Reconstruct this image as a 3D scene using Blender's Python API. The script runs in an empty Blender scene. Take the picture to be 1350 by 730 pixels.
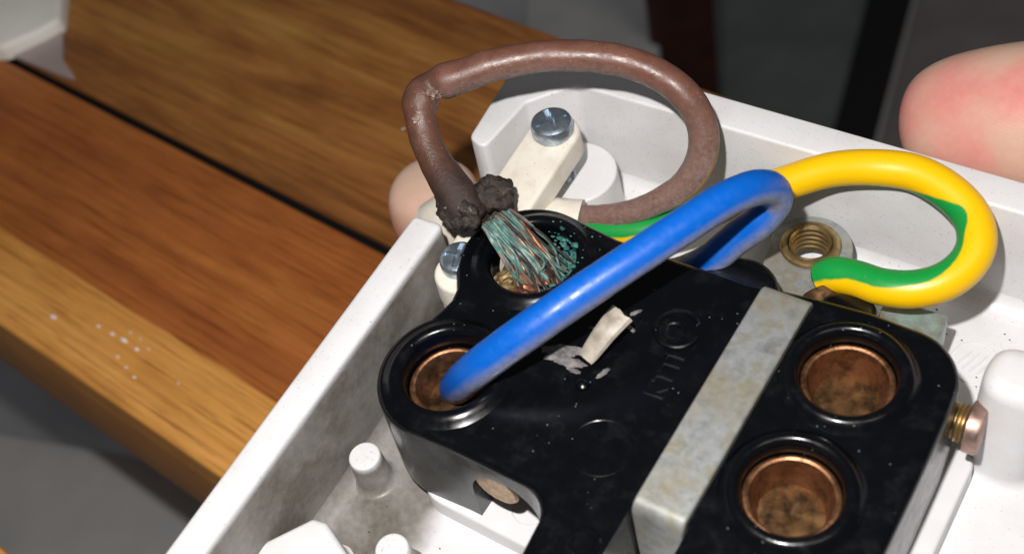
import bpy, bmesh, math, random
import numpy as np
from mathutils import Vector, Matrix, noise

random.seed(7)
S = 0.001                                   # everything below is written in millimetres
scene = bpy.context.scene
COL = scene.collection

# ------------------------------------------------------------------ camera, world, lamps, exposure
F, PW, PH = 1627.0, 1350.0, 730.0
_X = np.array([.8327, -.324, .4486]); _X /= np.linalg.norm(_X)
_Y = np.array([.527, .712, -.4635]); _Y -= _X * (_X @ _Y); _Y /= np.linalg.norm(_Y)
_Z = np.cross(_X, _Y)
CM = np.stack([_X, _Y, _Z], 1)              # camera = CM @ world


def ray(px, py):
    return CM.T @ np.array([(px - PW / 2) / F, -(py - PH / 2) / F, -1.0])


CAM = np.array([0, 0, 12.0]) - ray(800, 480) * 120.0


def at(px, py, z):
    """point of the plane of height z (mm) that the photograph shows at this place"""
    r = ray(px, py)
    return Vector(CAM + r * ((z - CAM[2]) / r[2]))


cd = bpy.data.cameras.new("camera")
cam = bpy.data.objects.new("camera", cd)
COL.objects.link(cam)
cd.sensor_width = 36.0
cd.lens = F / PW * 36.0
cd.clip_start = 0.005
cd.clip_end = 20.0
cd.dof.use_dof = True
cd.dof.focus_distance = 0.131
cd.dof.aperture_fstop = 30.0
mw = Matrix([[CM[0][i], CM[1][i], CM[2][i], CAM[i] * S] for i in range(3)] + [[0, 0, 0, 1]])
cam.matrix_world = mw
scene.camera = cam

world = bpy.data.worlds.new("World")
scene.world = world
world.use_nodes = True
bg = world.node_tree.nodes["Background"]
bg.inputs[0].default_value = (0.86, 0.90, 1.0, 1)
bg.inputs[1].default_value = 0.05

# the phone's flash: a small lamp just above and to the left of the lens
FL = CAM + CM.T @ np.array([-13.0, 22.0, 0.0])
ld = bpy.data.lights.new("phone_flash", "POINT")
ld.energy = 1.06
ld.color = (1.0, 0.97, 0.945)
ld.shadow_soft_size = 0.0022
lo = bpy.data.objects.new("phone_flash", ld)
lo.location = [c * S for c in FL]
COL.objects.link(lo)
# unseen soft fill lamp high above, added to lift the dark parts
rd = bpy.data.lights.new("fill_lamp", "AREA")
rd.energy = 2.6
rd.size = 0.6
rd.color = (1.0, 0.93, 0.84)
ro = bpy.data.objects.new("fill_lamp", rd)
ro.location = (0.9, -0.2, 1.7)
ro.rotation_euler = (Vector((0, 0, 0)) - Vector(ro.location)).to_track_quat('-Z', 'Y').to_euler()
COL.objects.link(ro)

scene.view_settings.view_transform = 'Standard'
scene.view_settings.look = 'None'
scene.view_settings.exposure = 0.0
scene.view_settings.gamma = 1.0


# ------------------------------------------------------------------ materials
class NT:
    def __init__(self, name):
        self.m = bpy.data.materials.new(name)
        self.m.use_nodes = True
        self.t = self.m.node_tree
        self.b = self.t.nodes["Principled BSDF"]
        self._co = None

    def n(self, kind, **kw):
        nd = self.t.nodes.new(kind)
        for k, v in kw.items():
            setattr(nd, k, v)
        return nd

    def l(self, a, b):
        self.t.links.new(a, b)

    def co(self, scale=(1, 1, 1), rot=(0, 0, 0)):
        tc = self.n('ShaderNodeTexCoord')
        mp = self.n('ShaderNodeMapping')
        mp.inputs['Scale'].default_value = [1000 * s for s in scale]
        mp.inputs['Rotation'].default_value = rot
        self.l(tc.outputs['Object'], mp.inputs['Vector'])
        return mp.outputs[0]

    def noise(self, scale, detail=4, rough=.55, vec=None, dist=0.0):
        nd = self.n('ShaderNodeTexNoise')
        nd.inputs['Scale'].default_value = scale
        nd.inputs['Detail'].default_value = detail
        nd.inputs['Roughness'].default_value = rough
        nd.inputs['Distortion'].default_value = dist
        self.l(vec if vec is not None else self.co(), nd.inputs['Vector'])
        return nd.outputs['Fac']

    def ramp(self, fac, stops, interp='LINEAR'):
        nd = self.n('ShaderNodeValToRGB')
        r = nd.color_ramp
        r.interpolation = interp
        while len(r.elements) < len(stops):
            r.elements.new(0.5)
        for e, (p, c) in zip(r.elements, stops):
            e.position = p
            e.color = (c, c, c, 1) if isinstance(c, (int, float)) else (*c, 1)
        self.l(fac, nd.inputs[0])
        return nd.outputs[0]

    def mix(self, fac, a, b, mode='MIX'):
        nd = self.n('ShaderNodeMix', data_type='RGBA', blend_type=mode)
        for s, v in ((0, fac), (6, a), (7, b)):
            if isinstance(v, (int, float)):
                nd.inputs[s].default_value = v if s == 0 else (v, v, v, 1)
            elif isinstance(v, tuple):
                nd.inputs[s].default_value = (*v, 1)
            else:
                self.l(v, nd.inputs[s])
        return nd.outputs[2]

    def math(self, op, a, b=None):
        nd = self.n('ShaderNodeMath', operation=op)
        for i, v in enumerate((a, b)):
            if v is None:
                continue
            if isinstance(v, (int, float)):
                nd.inputs[i].default_value = v
            else:
                self.l(v, nd.inputs[i])
        return nd.outputs[0]

    def bump(self, h, strength=.3, dist=.1):
        nd = self.n('ShaderNodeBump')
        nd.inputs['Strength'].default_value = strength
        nd.inputs['Distance'].default_value = dist * S
        self.l(h, nd.inputs['Height'])
        self.l(nd.outputs[0], self.b.inputs['Normal'])

    def set(self, col=None, rough=None, metal=None, **kw):
        for k, v in (('Base Color', col), ('Roughness', rough), ('Metallic', metal), *kw.items()):
            if v is None:
                continue
            i = self.b.inputs[k]
            if isinstance(v, (int, float)):
                i.default_value = v
            elif isinstance(v, tuple):
                i.default_value = (*v, 1) if len(v) == 3 and i.type == 'RGBA' else v
            else:
                self.l(v, i)
        return self.m


def m_white(name="white_plastic", grime=None):
    t = NT(name)
    g = t.noise(.16, 5, .6)
    c = t.mix(t.ramp(g, [(.45, 0.0), (.75, .45)]), (.68, .675, .685), (.54, .515, .48))
    sp = t.noise(2.6, 2, .5)
    c = t.mix(t.ramp(sp, [(.74, 0.0), (.78, .6)]), c, (.36, .33, .29))
    sc = t.noise(1.0, 3, .6, t.co((.25, 5, 2), (0, 0, .6)))
    c = t.mix(t.ramp(sc, [(.64, 0.0), (.70, .35)]), c, (.5, .46, .42))
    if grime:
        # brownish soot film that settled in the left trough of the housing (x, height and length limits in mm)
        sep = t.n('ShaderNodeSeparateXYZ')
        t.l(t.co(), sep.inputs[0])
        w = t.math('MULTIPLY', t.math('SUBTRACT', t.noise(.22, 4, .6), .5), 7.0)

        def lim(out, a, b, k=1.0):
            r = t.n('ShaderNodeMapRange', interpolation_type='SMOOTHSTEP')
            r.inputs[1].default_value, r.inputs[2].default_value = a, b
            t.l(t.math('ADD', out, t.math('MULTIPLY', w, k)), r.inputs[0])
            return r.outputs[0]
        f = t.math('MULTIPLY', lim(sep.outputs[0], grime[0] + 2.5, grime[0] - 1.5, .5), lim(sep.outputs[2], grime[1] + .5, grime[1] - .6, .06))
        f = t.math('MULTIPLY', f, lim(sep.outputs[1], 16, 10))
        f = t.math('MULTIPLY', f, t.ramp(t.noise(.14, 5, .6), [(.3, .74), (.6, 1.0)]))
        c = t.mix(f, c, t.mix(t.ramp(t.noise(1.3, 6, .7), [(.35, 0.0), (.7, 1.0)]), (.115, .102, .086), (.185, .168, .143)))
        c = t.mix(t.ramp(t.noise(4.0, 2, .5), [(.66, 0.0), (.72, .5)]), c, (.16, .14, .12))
    t.bump(t.noise(3.0, 3), .12, .06)
    return t.set(c, t.ramp(t.noise(.5, 3), [(.3, .34), (.7, .52)]))


def m_cream():
    t = NT("cream_plastic")
    c = t.mix(t.ramp(t.noise(.5, 5), [(.45, 0.0), (.75, .7)]), (.76, .71, .62), (.60, .52, .42))
    c = t.mix(t.ramp(t.noise(3, 2), [(.68, 0.0), (.72, .5)]), c, (.3, .25, .2))
    t.bump(t.noise(1.6, 4), .25, .08)
    return t.set(c, .42)


def m_black(name="black_bakelite", side_sheen=True):
    t = NT(name)
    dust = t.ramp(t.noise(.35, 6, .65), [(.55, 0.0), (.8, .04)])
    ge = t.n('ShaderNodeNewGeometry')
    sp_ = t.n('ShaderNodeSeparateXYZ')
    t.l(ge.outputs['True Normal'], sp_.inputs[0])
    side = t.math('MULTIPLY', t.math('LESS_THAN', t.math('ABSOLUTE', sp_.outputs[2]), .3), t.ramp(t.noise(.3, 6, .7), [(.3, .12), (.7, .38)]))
    if side_sheen:
        dust = t.math('MAXIMUM', dust, side)  # dust, plus the white tray's reflection painted pale on upright faces
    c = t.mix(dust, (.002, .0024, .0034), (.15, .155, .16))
    v = t.n('ShaderNodeTexVoronoi')
    v.inputs['Scale'].default_value = .95
    t.l(t.co(), v.inputs['Vector'])
    dots = t.math('LESS_THAN', v.outputs['Distance'], .085)
    keep = t.math('GREATER_THAN', t.noise(.22, 2), .53)
    c = t.mix(t.math('MULTIPLY', t.math('MULTIPLY', dots, keep), .35), c, (.22, .28, .28))
    t.bump(t.noise(.9, 4, .55), .07, .08)
    return t.set(c, t.ramp(t.noise(.7, 5), [(.3, .15), (.7, .30)]), **{'Specular IOR Level': .42})


def m_zinc(name="galvanised_steel", warm=.0):
    t = NT(name)
    f = t.noise(.38, 6, .62)
    c = t.ramp(f, [(.3, (.20, .20, .185)), (.5, (.32, .335, .335)), (.62, (.27, .265, .225)), (.8, (.43, .455, .48))])
    st = t.noise(.35, 5, .6, t.co((.55, .55, .55)))
    c = t.mix(t.ramp(st, [(.45, 0.0), (.66, .7)]), c, (.27, .235, .15))
    t.bump(t.noise(2.2, 5), .2, .06)
    return t.set(c, t.ramp(t.noise(1.2, 4), [(.3, .36), (.7, .58)]), .4)


def m_metal(name, col, rough=.3, dirt=(.1, .07, .04), amt=.6, sc=1.2):
    t = NT(name)
    c = t.mix(t.ramp(t.noise(sc, 5, .62), [(.42, 0.0), (.66, amt)]), col, dirt)
    t.bump(t.noise(3.5, 4), .25, .06)
    return t.set(c, t.ramp(t.noise(2, 3), [(.3, rough), (.7, rough + .2)]), .9)


def insulation(name, col, dust, dcol, rough=.34, cut=.56, extra=None):
    t = NT(name)
    c = t.mix(t.ramp(t.noise(.55, 6, .65), [(cut, 0.0), (cut + .2, dust)]), col, dcol)
    c = t.mix(t.ramp(t.noise(5.5, 3, .7), [(.60, 0.0), (.70, dust * .8)]), c, dcol)
    if extra:
        # grey dust rubbed on to the flank that lay against the housing
        at_ = t.n('ShaderNodeAttribute', attribute_name='flank')
        f = t.math('MULTIPLY', at_.outputs['Fac'], t.ramp(t.noise(1.6, 5, .7), [(.25, .35), (.6, 1.0)]))
        c = t.mix(f, c, extra)
    t.bump(t.noise(3.0, 4, .6), .14, .07)
    return t.set(c, t.ramp(t.noise(1.2, 3), [(.35, rough), (.7, rough + .22)]))


def m_earth():
    t = NT("green_yellow_insulation")
    a = t.n('ShaderNodeAttribute', attribute_name='stripe')
    e = t.math('ADD', a.outputs['Fac'], t.math('MULTIPLY', t.math('SUBTRACT', t.noise(.6, 2), .5), .07))
    f = t.ramp(e, [(.36, 0.0), (.41, 1.0)])
    c = t.mix(f, (.005, .27, .045), (.86, .50, .0))
    c = t.mix(t.ramp(t.noise(4.5, 3, .7), [(.62, 0.0), (.72, .35)]), c, (.45, .36, .2))
    t.bump(t.noise(3.0, 4, .6), .1, .06)
    return t.set(c, .36)


def m_wood(name, dark, mid, light, sap=None, streak=.5, gs=.17):
    t = NT(name)
    g1 = t.noise(1.0, 5, .6, t.co((.012, gs, gs)), .6)
    g2 = t.noise(1.0, 4, .6, t.co((.05, 1.6, 1.6)))
    c = t.ramp(g1, [(.30, dark), (.5, mid), (.70, light)])
    if sap:
        sep = t.n('ShaderNodeSeparateXYZ')
        t.l(t.co(), sep.inputs[0])
        e = t.math('ADD', sep.outputs[1], t.math('MULTIPLY', t.noise(.05, 3), 1.4))
        nd = t.n('ShaderNodeMapRange')
        nd.inputs[1].default_value, nd.inputs[2].default_value = sap[0] + .3, sap[0] + .9
        t.l(e, nd.inputs[0])
        c2 = t.ramp(g1, [(.3, sap[1]), (.7, sap[2])])
        c = t.mix(nd.outputs[0], c2, c)
    c = t.mix(t.ramp(g2, [(.30, streak), (.52, 0.0)]), c, t.mix(1.0, c, (.45, .38, .3), 'MULTIPLY'))
    pores = t.noise(1.0, 4, .62, t.co((.07, 1.9, 1.9)))
    c = t.mix(t.ramp(pores, [(.34, .62), (.45, 0.0)]), c, t.mix(1.0, c, (.42, .34, .26), 'MULTIPLY'))
    c = t.mix(t.ramp(pores, [(.58, 0.0), (.70, .35)]), c, t.mix(1.0, c, (1.5, 1.45, 1.3), 'MULTIPLY'))
    blot = t.noise(.06, 4, .6)
    c = t.mix(t.ramp(blot, [(.35, .35), (.55, 0.0)]), c, t.mix(1.0, c, (.62, .52, .45), 'MULTIPLY'))
    t.bump(t.mix(.6, g2, pores), .25, .12)
    return t.set(c, t.ramp(g2, [(.3, .38), (.7, .55)]), **{'Specular IOR Level': .4})


def m_skin():
    t = NT("skin")
    f = t.noise(.075, 3, .5)
    c = t.ramp(f, [(.40, (.56, .39, .29)), (.54, (.60, .36, .27)), (.68, (.64, .23, .20))])
    c = t.mix(t.ramp(t.noise(.6, 5), [(.4, 0.0), (.8, .3)]), c, (.74, .5, .4))
    w = t.n('ShaderNodeTexWave', wave_type='BANDS', bands_direction='Z')
    w.inputs['Scale'].default_value = 1.1
    w.inputs['Distortion'].default_value = 3.0
    w.inputs['Detail Scale'].default_value = .4
    t.l(t.co(), w.inputs['Vector'])
    t.bump(t.mix(.75, w.outputs['Fac'], t.noise(1.2, 5, .6)), .2, .1)
    return t.set(c, .48, **{'Subsurface Weight': .25, 'Subsurface Scale': .0022,
                            'Subsurface Radius': (1.0, .35, .2)})


def m_char():
    t = NT("charred_plastic")
    c = t.ramp(t.noise(1.1, 5, .65), [(.35, (.012, .010, .009)), (.6, (.05, .034, .026)), (.8, (.17, .12, .10))])
    t.bump(t.noise(2.2, 6, .7), .8, .35)
    return t.set(c, t.ramp(t.noise(.8, 4), [(.4, .35), (.7, .8)]))


def m_brown():
    t = NT("brown_insulation")
    a = t.n('ShaderNodeAttribute', attribute_name='flank')
    k = t.n('ShaderNodeAttribute', attribute_name='burn')
    c = t.mix(t.ramp(t.noise(.4, 5, .6), [(.35, 0.0), (.7, 1.0)]), (.105, .039, .023), (.165, .068, .044))
    d = t.math('MULTIPLY', t.ramp(t.noise(2.2, 6, .72), [(.30, 0.2), (.72, 1.0)]),
               t.math('ADD', t.math('ADD', t.math('MULTIPLY', a.outputs['Fac'], .55), t.math('MULTIPLY', t.n('ShaderNodeAttribute', attribute_name='dusty').outputs['Fac'], .45)), .06))
    c = t.mix(d, c, (.33, .26, .24))
    c = t.mix(t.ramp(t.noise(5, 2), [(.68, 0.0), (.74, .55)]), c, (.55, .47, .42))
    c = t.mix(t.math('MULTIPLY', k.outputs['Fac'], t.ramp(t.noise(.6, 5), [(.3, .75), (.7, 1.0)])), c, (.018, .013, .011))
    h = t.math('MULTIPLY', t.noise(2.6, 5, .7), t.math('ADD', t.math('MULTIPLY', k.outputs['Fac'], 3.0), .6))
    t.bump(h, .4, .14)
    return t.set(c, t.math('MAXIMUM', t.math('MULTIPLY', k.outputs['Fac'], .62), t.ramp(t.noise(.9, 4), [(.35, .28), (.7, .55)])))


M = {
    'white': m_white(), 'white_shell': m_white("sooty_white_plastic", (-13.5, 17.2)), 'white_peg': m_white("sooty_peg_plastic", (-8, 6.8)), 'cream': m_cream(), 'black': m_black(), 'black_plain': m_black("black_bakelite_collar", False), 'zinc': m_zinc(),
    'copper': m_metal("copper", (.36, .17, .085), .36, (.09, .045, .02), .85, .6),
    'copper_dirty': m_metal("tarnished_copper", (.16, .085, .035), .5, (.03, .018, .01), .95, .6),
    'brass': m_metal("brass", (.46, .33, .16), .3, (.22, .14, .06), .6, 1.0),
    'screw': m_metal("zinc_plated_screw", (.50, .58, .66), .25, (.16, .19, .22), .6, 1.0),
    'pink_brass': m_metal("dull_brass", (.50, .36, .24), .42, (.3, .2, .13), .6, 1.0),
    'blue': insulation("blue_insulation", (.0, .10, .48), .12, (.25, .33, .50), .3, .62, (.30, .30, .36)),
    'brown': m_brown(), 'earth': m_earth(), 'char': m_char(), 'skin': m_skin(),
}
t = NT("verdigris")
M['verd'] = t.set(t.ramp(t.noise(1.3, 5, .65), [(.3, (.008, .05, .048)), (.5, (.025, .14, .125)), (.7, (.14, .27, .235))]), .85)
t = NT("oxidised_copper_wire")
_c = t.ramp(t.noise(.55, 5, .7), [(.30, (.10, .05, .03)), (.42, (.17, .135, .115)), (.50, (.06, .20, .18)), (.60, (.20, .27, .24)), (.74, (.26, .42, .37))])
M['strand'] = t.set(_c, .6, .25)
t = NT("copper_strand_bare")
M['strand2'] = t.set(t.ramp(t.noise(.9, 5, .7), [(.35, (.10, .04, .025)), (.55, (.30, .12, .06)), (.7, (.20, .22, .17))]), .45, .6)
t = NT("soot"); M['soot'] = t.set((.03, .026, .022), .9)
t = NT("plastic_crumbs"); M['crumb'] = t.set((.78, .76, .72), .5)
t = NT("scrap_plastic")
_c = t.mix(t.ramp(t.noise(.8, 5), [(.4, 0.0), (.7, .7)]), (.42, .375, .31), (.18, .15, .125))
t.bump(t.noise(1.5, 5), .4, .15)
M['scrap'] = t.set(_c, .5)
t = NT("grey_dust")
M['dust'] = t.set(t.ramp(t.noise(1.2, 5), [(.3, (.05, .05, .055)), (.7, (.24, .225, .215))]), .85)
_b = at(180, 400, -30.0)
M['wood1'] = m_wood("teak_front", (.30, .085, .022), (.40, .125, .028), (.48, .165, .038), ((_b.y - 25) + (_b.x + 60) * .0857 - 1.2, (.62, .27, .055), (.76, .37, .095)), .45)
M['wood2'] = m_wood("teak_streaked", (.10, .032, .010), (.34, .135, .034), (.50, .255, .06), None, .4, .10)
M['leg'] = m_wood("dark_stained_wood", (.030, .008, .005), (.050, .013, .009), (.07, .02, .012), None, .4)
t = NT("floor_tile_grey")
M['tile'] = t.set(t.ramp(t.noise(.02, 5), [(.3, (.66, .66, .66)), (.7, (.80, .80, .79))]), .5)
t = NT("floor_grout"); M['grout'] = t.set(t.ramp(t.noise(.2, 3), [(.3, .20), (.7, .28)]), .8)
t = NT("mat_green_grey")
t.bump(t.noise(.4, 4), .6, 1.0)
M['mat'] = t.set(t.ramp(t.noise(.03, 4), [(.3, (.14, .165, .155)), (.7, (.20, .22, .21))]), .9)
t = NT("mat_black"); M['matedge'] = t.set((.012, .012, .014), .9)
t = NT("mat_brown_grey")
M['mat2'] = t.set(t.ramp(t.noise(.03, 4), [(.3, (.26, .24, .23)), (.7, (.34, .31, .30))]), .9)
t = NT("white_paper")
M['paper'] = t.set(t.ramp(t.noise(.06, 4), [(.3, (.74, .72, .66)), (.7, (.88, .86, .80))]), .6)
t = NT("frosted_film")
M['film'] = t.set((.72, .62, .60), .35, **{'Transmission Weight': .45, 'Alpha': .62})


# ------------------------------------------------------------------ object helpers
BASE = {}


def thing(name, label, cat, loc=(0, 0, 0), group=None):
    o = bpy.data.objects.new(name, None)
    o.empty_display_size = .005
    o.location = Vector(loc) * S
    COL.objects.link(o)
    o['label'] = label
    o['category'] = cat
    if group:
        o['group'] = group
    BASE[o] = Vector(loc)
    return o


def obj(name, bm, mat, parent=None, ang=35, loc=None):
    """link a bmesh written in world millimetres as one mesh object"""
    base = BASE[parent] if parent else Vector(loc or (0, 0, 0))
    bmesh.ops.recalc_face_normals(bm, faces=bm.faces[:])
    bm.transform(Matrix.Scale(S, 4) @ Matrix.Translation(-base))
    me = bpy.data.meshes.new(name)
    bm.to_mesh(me)
    bm.free()
    me.polygons.foreach_set('use_smooth', [True] * len(me.polygons))
    me.set_sharp_from_angle(angle=math.radians(ang))
    me.materials.append(mat)
    o = bpy.data.objects.new(name, me)
    COL.objects.link(o)
    if parent:
        o.parent = parent
    else:
        o.location = base * S
    BASE[o] = base
    return o


def tag(o, label=None, cat=None, kind=None, group=None):
    for k, v in (('label', label), ('category', cat), ('kind', kind), ('group', group)):
        if v:
            o[k] = v
    return o


def loft(bm, rings, cap=(True, True), closed=True):
    vs = [[bm.verts.new(p) for p in r] for r in rings]
    n = len(vs[0])
    for a, b in zip(vs, vs[1:]):
        for i in range(n if closed else n - 1):
            j = (i + 1) % n
            try:
                bm.faces.new((a[i], a[j], b[j], b[i]))
            except ValueError:
                pass
    caps = []
    if cap[0]:
        caps.append(bm.faces.new(vs[0][::-1]))
    if cap[1]:
        caps.append(bm.faces.new(vs[-1]))
    if n > 8 and caps:
        bmesh.ops.triangulate(bm, faces=caps)
    return vs


def round_poly(pts, n=6):
    """pts (x, y, radius) -> outline with rounded corners (counter-clockwise)"""
    out = []
    m = len(pts)
    for i in range(m):
        p, a, b = Vector(pts[i][:2]), Vector(pts[i - 1][:2]), Vector(pts[(i + 1) % m][:2])
        r = pts[i][2] if len(pts[i]) > 2 else 0
        d1, d2 = (a - p).normalized(), (b - p).normalized()
        ang = max(1e-3, math.acos(max(-1, min(1, d1.dot(d2)))))
        if r <= 0 or ang > 2.9:
            out.append(p)
            continue
        l = min(r / math.tan(ang / 2), (a - p).length * .49, (b - p).length * .49)
        s, e = p + d1 * l, p + d2 * l
        for k in range(n + 1):
            f = k / n
            out.append((1 - f) ** 2 * s + 2 * f * (1 - f) * p + f * f * e)
    return out


def area2(o):
    return sum(o[i - 1].x * o[i].y - o[i].x * o[i - 1].y for i in range(len(o)))


def inset(o, d):
    s = 1 if area2(o) > 0 else -1
    out = []
    n = len(o)
    for i in range(n):
        e1 = (o[i] - o[i - 1]).normalized()
        e2 = (o[(i + 1) % n] - o[i]).normalized()
        n1, n2 = Vector((-e1.y, e1.x)) * s, Vector((-e2.y, e2.x)) * s
        k = n1 + n2
        if k.length < 1e-6:
            k = n1
        k.normalize()
        out.append(o[i] + k * d / max(.35, k.dot(n1)))
    return out


def prism(bm, o, z0, z1, rt=0.0, draft=0.0, rb=0.0, n=4):
    """upright prism over an outline, rounded top rim, optional draft and flared (fillet) foot"""
    rings = []
    h = z1 - z0
    if rb:
        for k in range(n + 1):
            a = math.pi / 2 * k / n
            rings.append([(p.x, p.y, z0 + rb * (1 - math.cos(a))) for p in inset(o, -rb * (1 - math.sin(a)))])
    else:
        rings.append([(p.x, p.y, z0) for p in o])
    if rt:
        for k in range(n + 1):
            a = math.pi / 2 * k / n
            z = z1 - rt + rt * math.sin(a)
            d = rt * (1 - math.cos(a)) + draft * (z - z0) / h
            rings.append([(p.x, p.y, z) for p in inset(o, d)])
    else:
        rings.append([(p.x, p.y, z1) for p in inset(o, draft)])
    loft(bm, rings)
    return bm


def circle(cx, cy, r, n=32):
    return [Vector((cx + r * math.cos(2 * math.pi * k / n), cy + r * math.sin(2 * math.pi * k / n))) for k in range(n)]


def revolve(bm, prof, c, axis=(0, 0, 1), n=40, cap=(False, False), ref=None):
    """prof: (r, h) pairs turned about the axis through c"""
    a = Vector(axis).normalized()
    u = Vector(ref) if ref else (Vector((1, 0, 0)) if abs(a.x) < .9 else Vector((0, 1, 0)))
    u = (u - a * u.dot(a)).normalized()
    v = a.cross(u)
    c = Vector(c)
    rings = [[c + a * h + (u * math.cos(2 * math.pi * k / n) + v * math.sin(2 * math.pi * k / n)) * r for k in range(n)]
             for r, h in prof]
    loft(bm, rings, cap)
    return bm


def catmull(pts, n):
    """pts: list of tuples of any length; evenly spread samples"""
    P = [np.array(p, float) for p in pts]
    P = [2 * P[0] - P[1]] + P + [2 * P[-1] - P[-2]]
    out = []
    for i in range(1, len(P) - 2):
        for k in range(12):
            t_ = k / 12
            a, b, c, d = P[i - 1:i + 3]
            out.append(.5 * (2 * b + (c - a) * t_ + (2 * a - 5 * b + 4 * c - d) * t_ ** 2 + (3 * b - a - 3 * c + d) * t_ ** 3))
    out.append(P[-2])
    out = np.array(out)
    s = np.concatenate([[0], np.cumsum(np.linalg.norm(np.diff(out[:, :3], axis=0), axis=1))])
    q = np.linspace(0, s[-1], n)
    return np.stack([np.interp(q, s, out[:, j]) for j in range(out.shape[1])], 1)


def tube(bm, pts, r, n=60, sides=18, attrs=None, wob=0.0, seed=0, cap_round=True, squash=None):
    """swept tube through pts; pts may carry extra columns, the first of them a radius factor.
    attrs: {layer name: function(sample row, unit normal) -> float}"""
    sm = catmull(pts, n)
    P = [Vector(q[:3]) for q in sm]
    lay = {k: bm.verts.layers.float.new(k) if bm.verts.layers.float.get(k) is None else bm.verts.layers.float[k]
           for k in (attrs or {})}
    T = [(P[min(i + 1, n - 1)] - P[max(i - 1, 0)]).normalized() for i in range(n)]
    u = T[0].orthogonal().normalized()
    rings = []
    for i in range(n):
        u = (u - T[i] * u.dot(T[i])).normalized()
        v = T[i].cross(u)
        ring = []
        for k in range(sides):
            a = 2 * math.pi * k / sides
            d = u * math.cos(a) + v * math.sin(a)
            rr = r * (sm[i][3] if sm.shape[1] > 3 else 1)
            if wob:
                q = P[i] + d * r
                rr *= 1 + wob * noise.noise(q * .45 + Vector((seed, 0, 0))) + wob * .4 * noise.noise(q * 1.5)
            ring.append((P[i] + d * rr, d, sm[i]))
        rings.append(ring)
    if cap_round:
        for end in (0, -1):
            base = rings[end]
            s = -1 if end == 0 else 1
            for f, o_ in ((.78, .55), (.35, .85)):
                c = P[end] + T[end] * s * r * o_ * .35
                ring = [(c + (q - P[end]) * f, d, row) for q, d, row in base]
                rings.insert(0, ring) if end == 0 else rings.append(ring)
    vs = []
    for ring in rings:
        row_ = []
        for q, d, row in ring:
            w = bm.verts.new(q)
            for k, fn in (attrs or {}).items():
                w[lay[k]] = fn(row, d)
            row_.append(w)
        vs.append(row_)
    for a, b in zip(vs, vs[1:]):
        for i in range(sides):
            j = (i + 1) % sides
            bm.faces.new((a[i], a[j], b[j], b[i]))
    bm.faces.new(vs[0][::-1])
    bm.faces.new(vs[-1])
    return bm


def lump(bm, c, rad, amp=.35, freq=.5, seed=0, sub=3, scale=(1, 1, 1), flat=None):
    r = bmesh.ops.create_icosphere(bm, subdivisions=sub, radius=1.0)
    c = Vector(c)
    for v in r['verts']:
        d = v.co.normalized()
        k = 1 + amp * noise.noise(d * (freq * 3) + Vector((seed * 7.3, 0, 0))) + amp * .6 * noise.noise(d * (freq * 9) + Vector((0, seed, 0)))
        v.co = c + Vector((d.x * scale[0], d.y * scale[1], d.z * scale[2])) * rad * k
    return bm


def box(bm, c, sx, sy, sz, rot=None, bevel=0.0, taper=1.0):
    vs = []
    for z in (-1, 1):
        for x, y in ((-1, -1), (1, -1), (1, 1), (-1, 1)):
            k = taper if z > 0 else 1
            p = Vector((x * sx / 2 * k, y * sy / 2 * k, z * sz / 2))
            if rot is not None:
                p = rot @ p
            vs.append(bm.verts.new(Vector(c) + p))
    fs = [(3, 2, 1, 0), (4, 5, 6, 7), (0, 1, 5, 4), (1, 2, 6, 5), (2, 3, 7, 6), (3, 0, 4, 7)]
    faces = [bm.faces.new([vs[i] for i in f]) for f in fs]
    if bevel:
        es = list({e for f in faces for e in f.edges})
        bmesh.ops.bevel(bm, geom=es, offset=bevel, segments=3, profile=.5, affect='EDGES', clamp_overlap=True)
    return bm


def boolean(o, cutters, op='DIFFERENCE'):
    """apply boolean cuts and keep the result as the object's mesh"""
    for c in cutters:
        md = o.modifiers.new('cut', 'BOOLEAN')
        md.operation = op
        md.solver = 'EXACT'
        md.object = c
    bpy.context.view_layer.update()
    dg = bpy.context.evaluated_depsgraph_get()
    me = bpy.data.meshes.new_from_object(o.evaluated_get(dg))
    old = o.data
    o.modifiers.clear()
    o.data = me
    me.polygons.foreach_set('use_smooth', [True] * len(me.polygons))
    me.set_sharp_from_angle(angle=math.radians(35))
    bpy.data.meshes.remove(old)
    for c in cutters:
        d = c.data
        bpy.data.objects.remove(c)
        bpy.data.meshes.remove(d)
    return o


def slot_screw(parent, c, r, h, mat, axis=(0, 0, 1), cross=True, name='screw', spin=.4):
    """cheese-head screw with a cross or single slot cut into the head"""
    bm = bmesh.new()
    prof = [(0.02, h * .55), (r * .18, h * .55)] if False else []
    a = Vector(axis).normalized()
    revolve(bm, [(r * .96, 0), (r, h * .12), (r, h * .62), (r * .93, h * .86), (r * .78, h * .98), (r * .5, h * 1.04), (r * .02, h * 1.06)], c, axis, 36, (True, True))
    o = obj(name, bm, mat, parent)
    cut = []
    u = Vector((math.cos(spin), math.sin(spin), 0)) if abs(a.z) > .9 else Vector((0, math.cos(spin), math.sin(spin)))
    for k in range(2 if cross else 1):
        b2 = bmesh.new()
        w = a.cross(u)
        R = Matrix((u, w, a)).transposed()
        box(b2, Vector(c) + a * h * 1.02, r * (1.5 if cross else 2.4), r * .26, h * .75, R)
        cut.append(obj('slot_cutter', b2, mat))
        u = w
    cut_base = [(cc, BASE.pop(cc)) for cc in cut]
    return boolean(o, cut)


# ------------------------------------------------------------------ the setting: floor, mats, bench
FZ = -340.0
bm = bmesh.new()
box(bm, (0, 300, FZ - 6), 4200, 4200, 8)
flo = tag(obj('floor', bm, M['grout']), 'grey tiled floor far below the bench', kind='structure')
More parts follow.
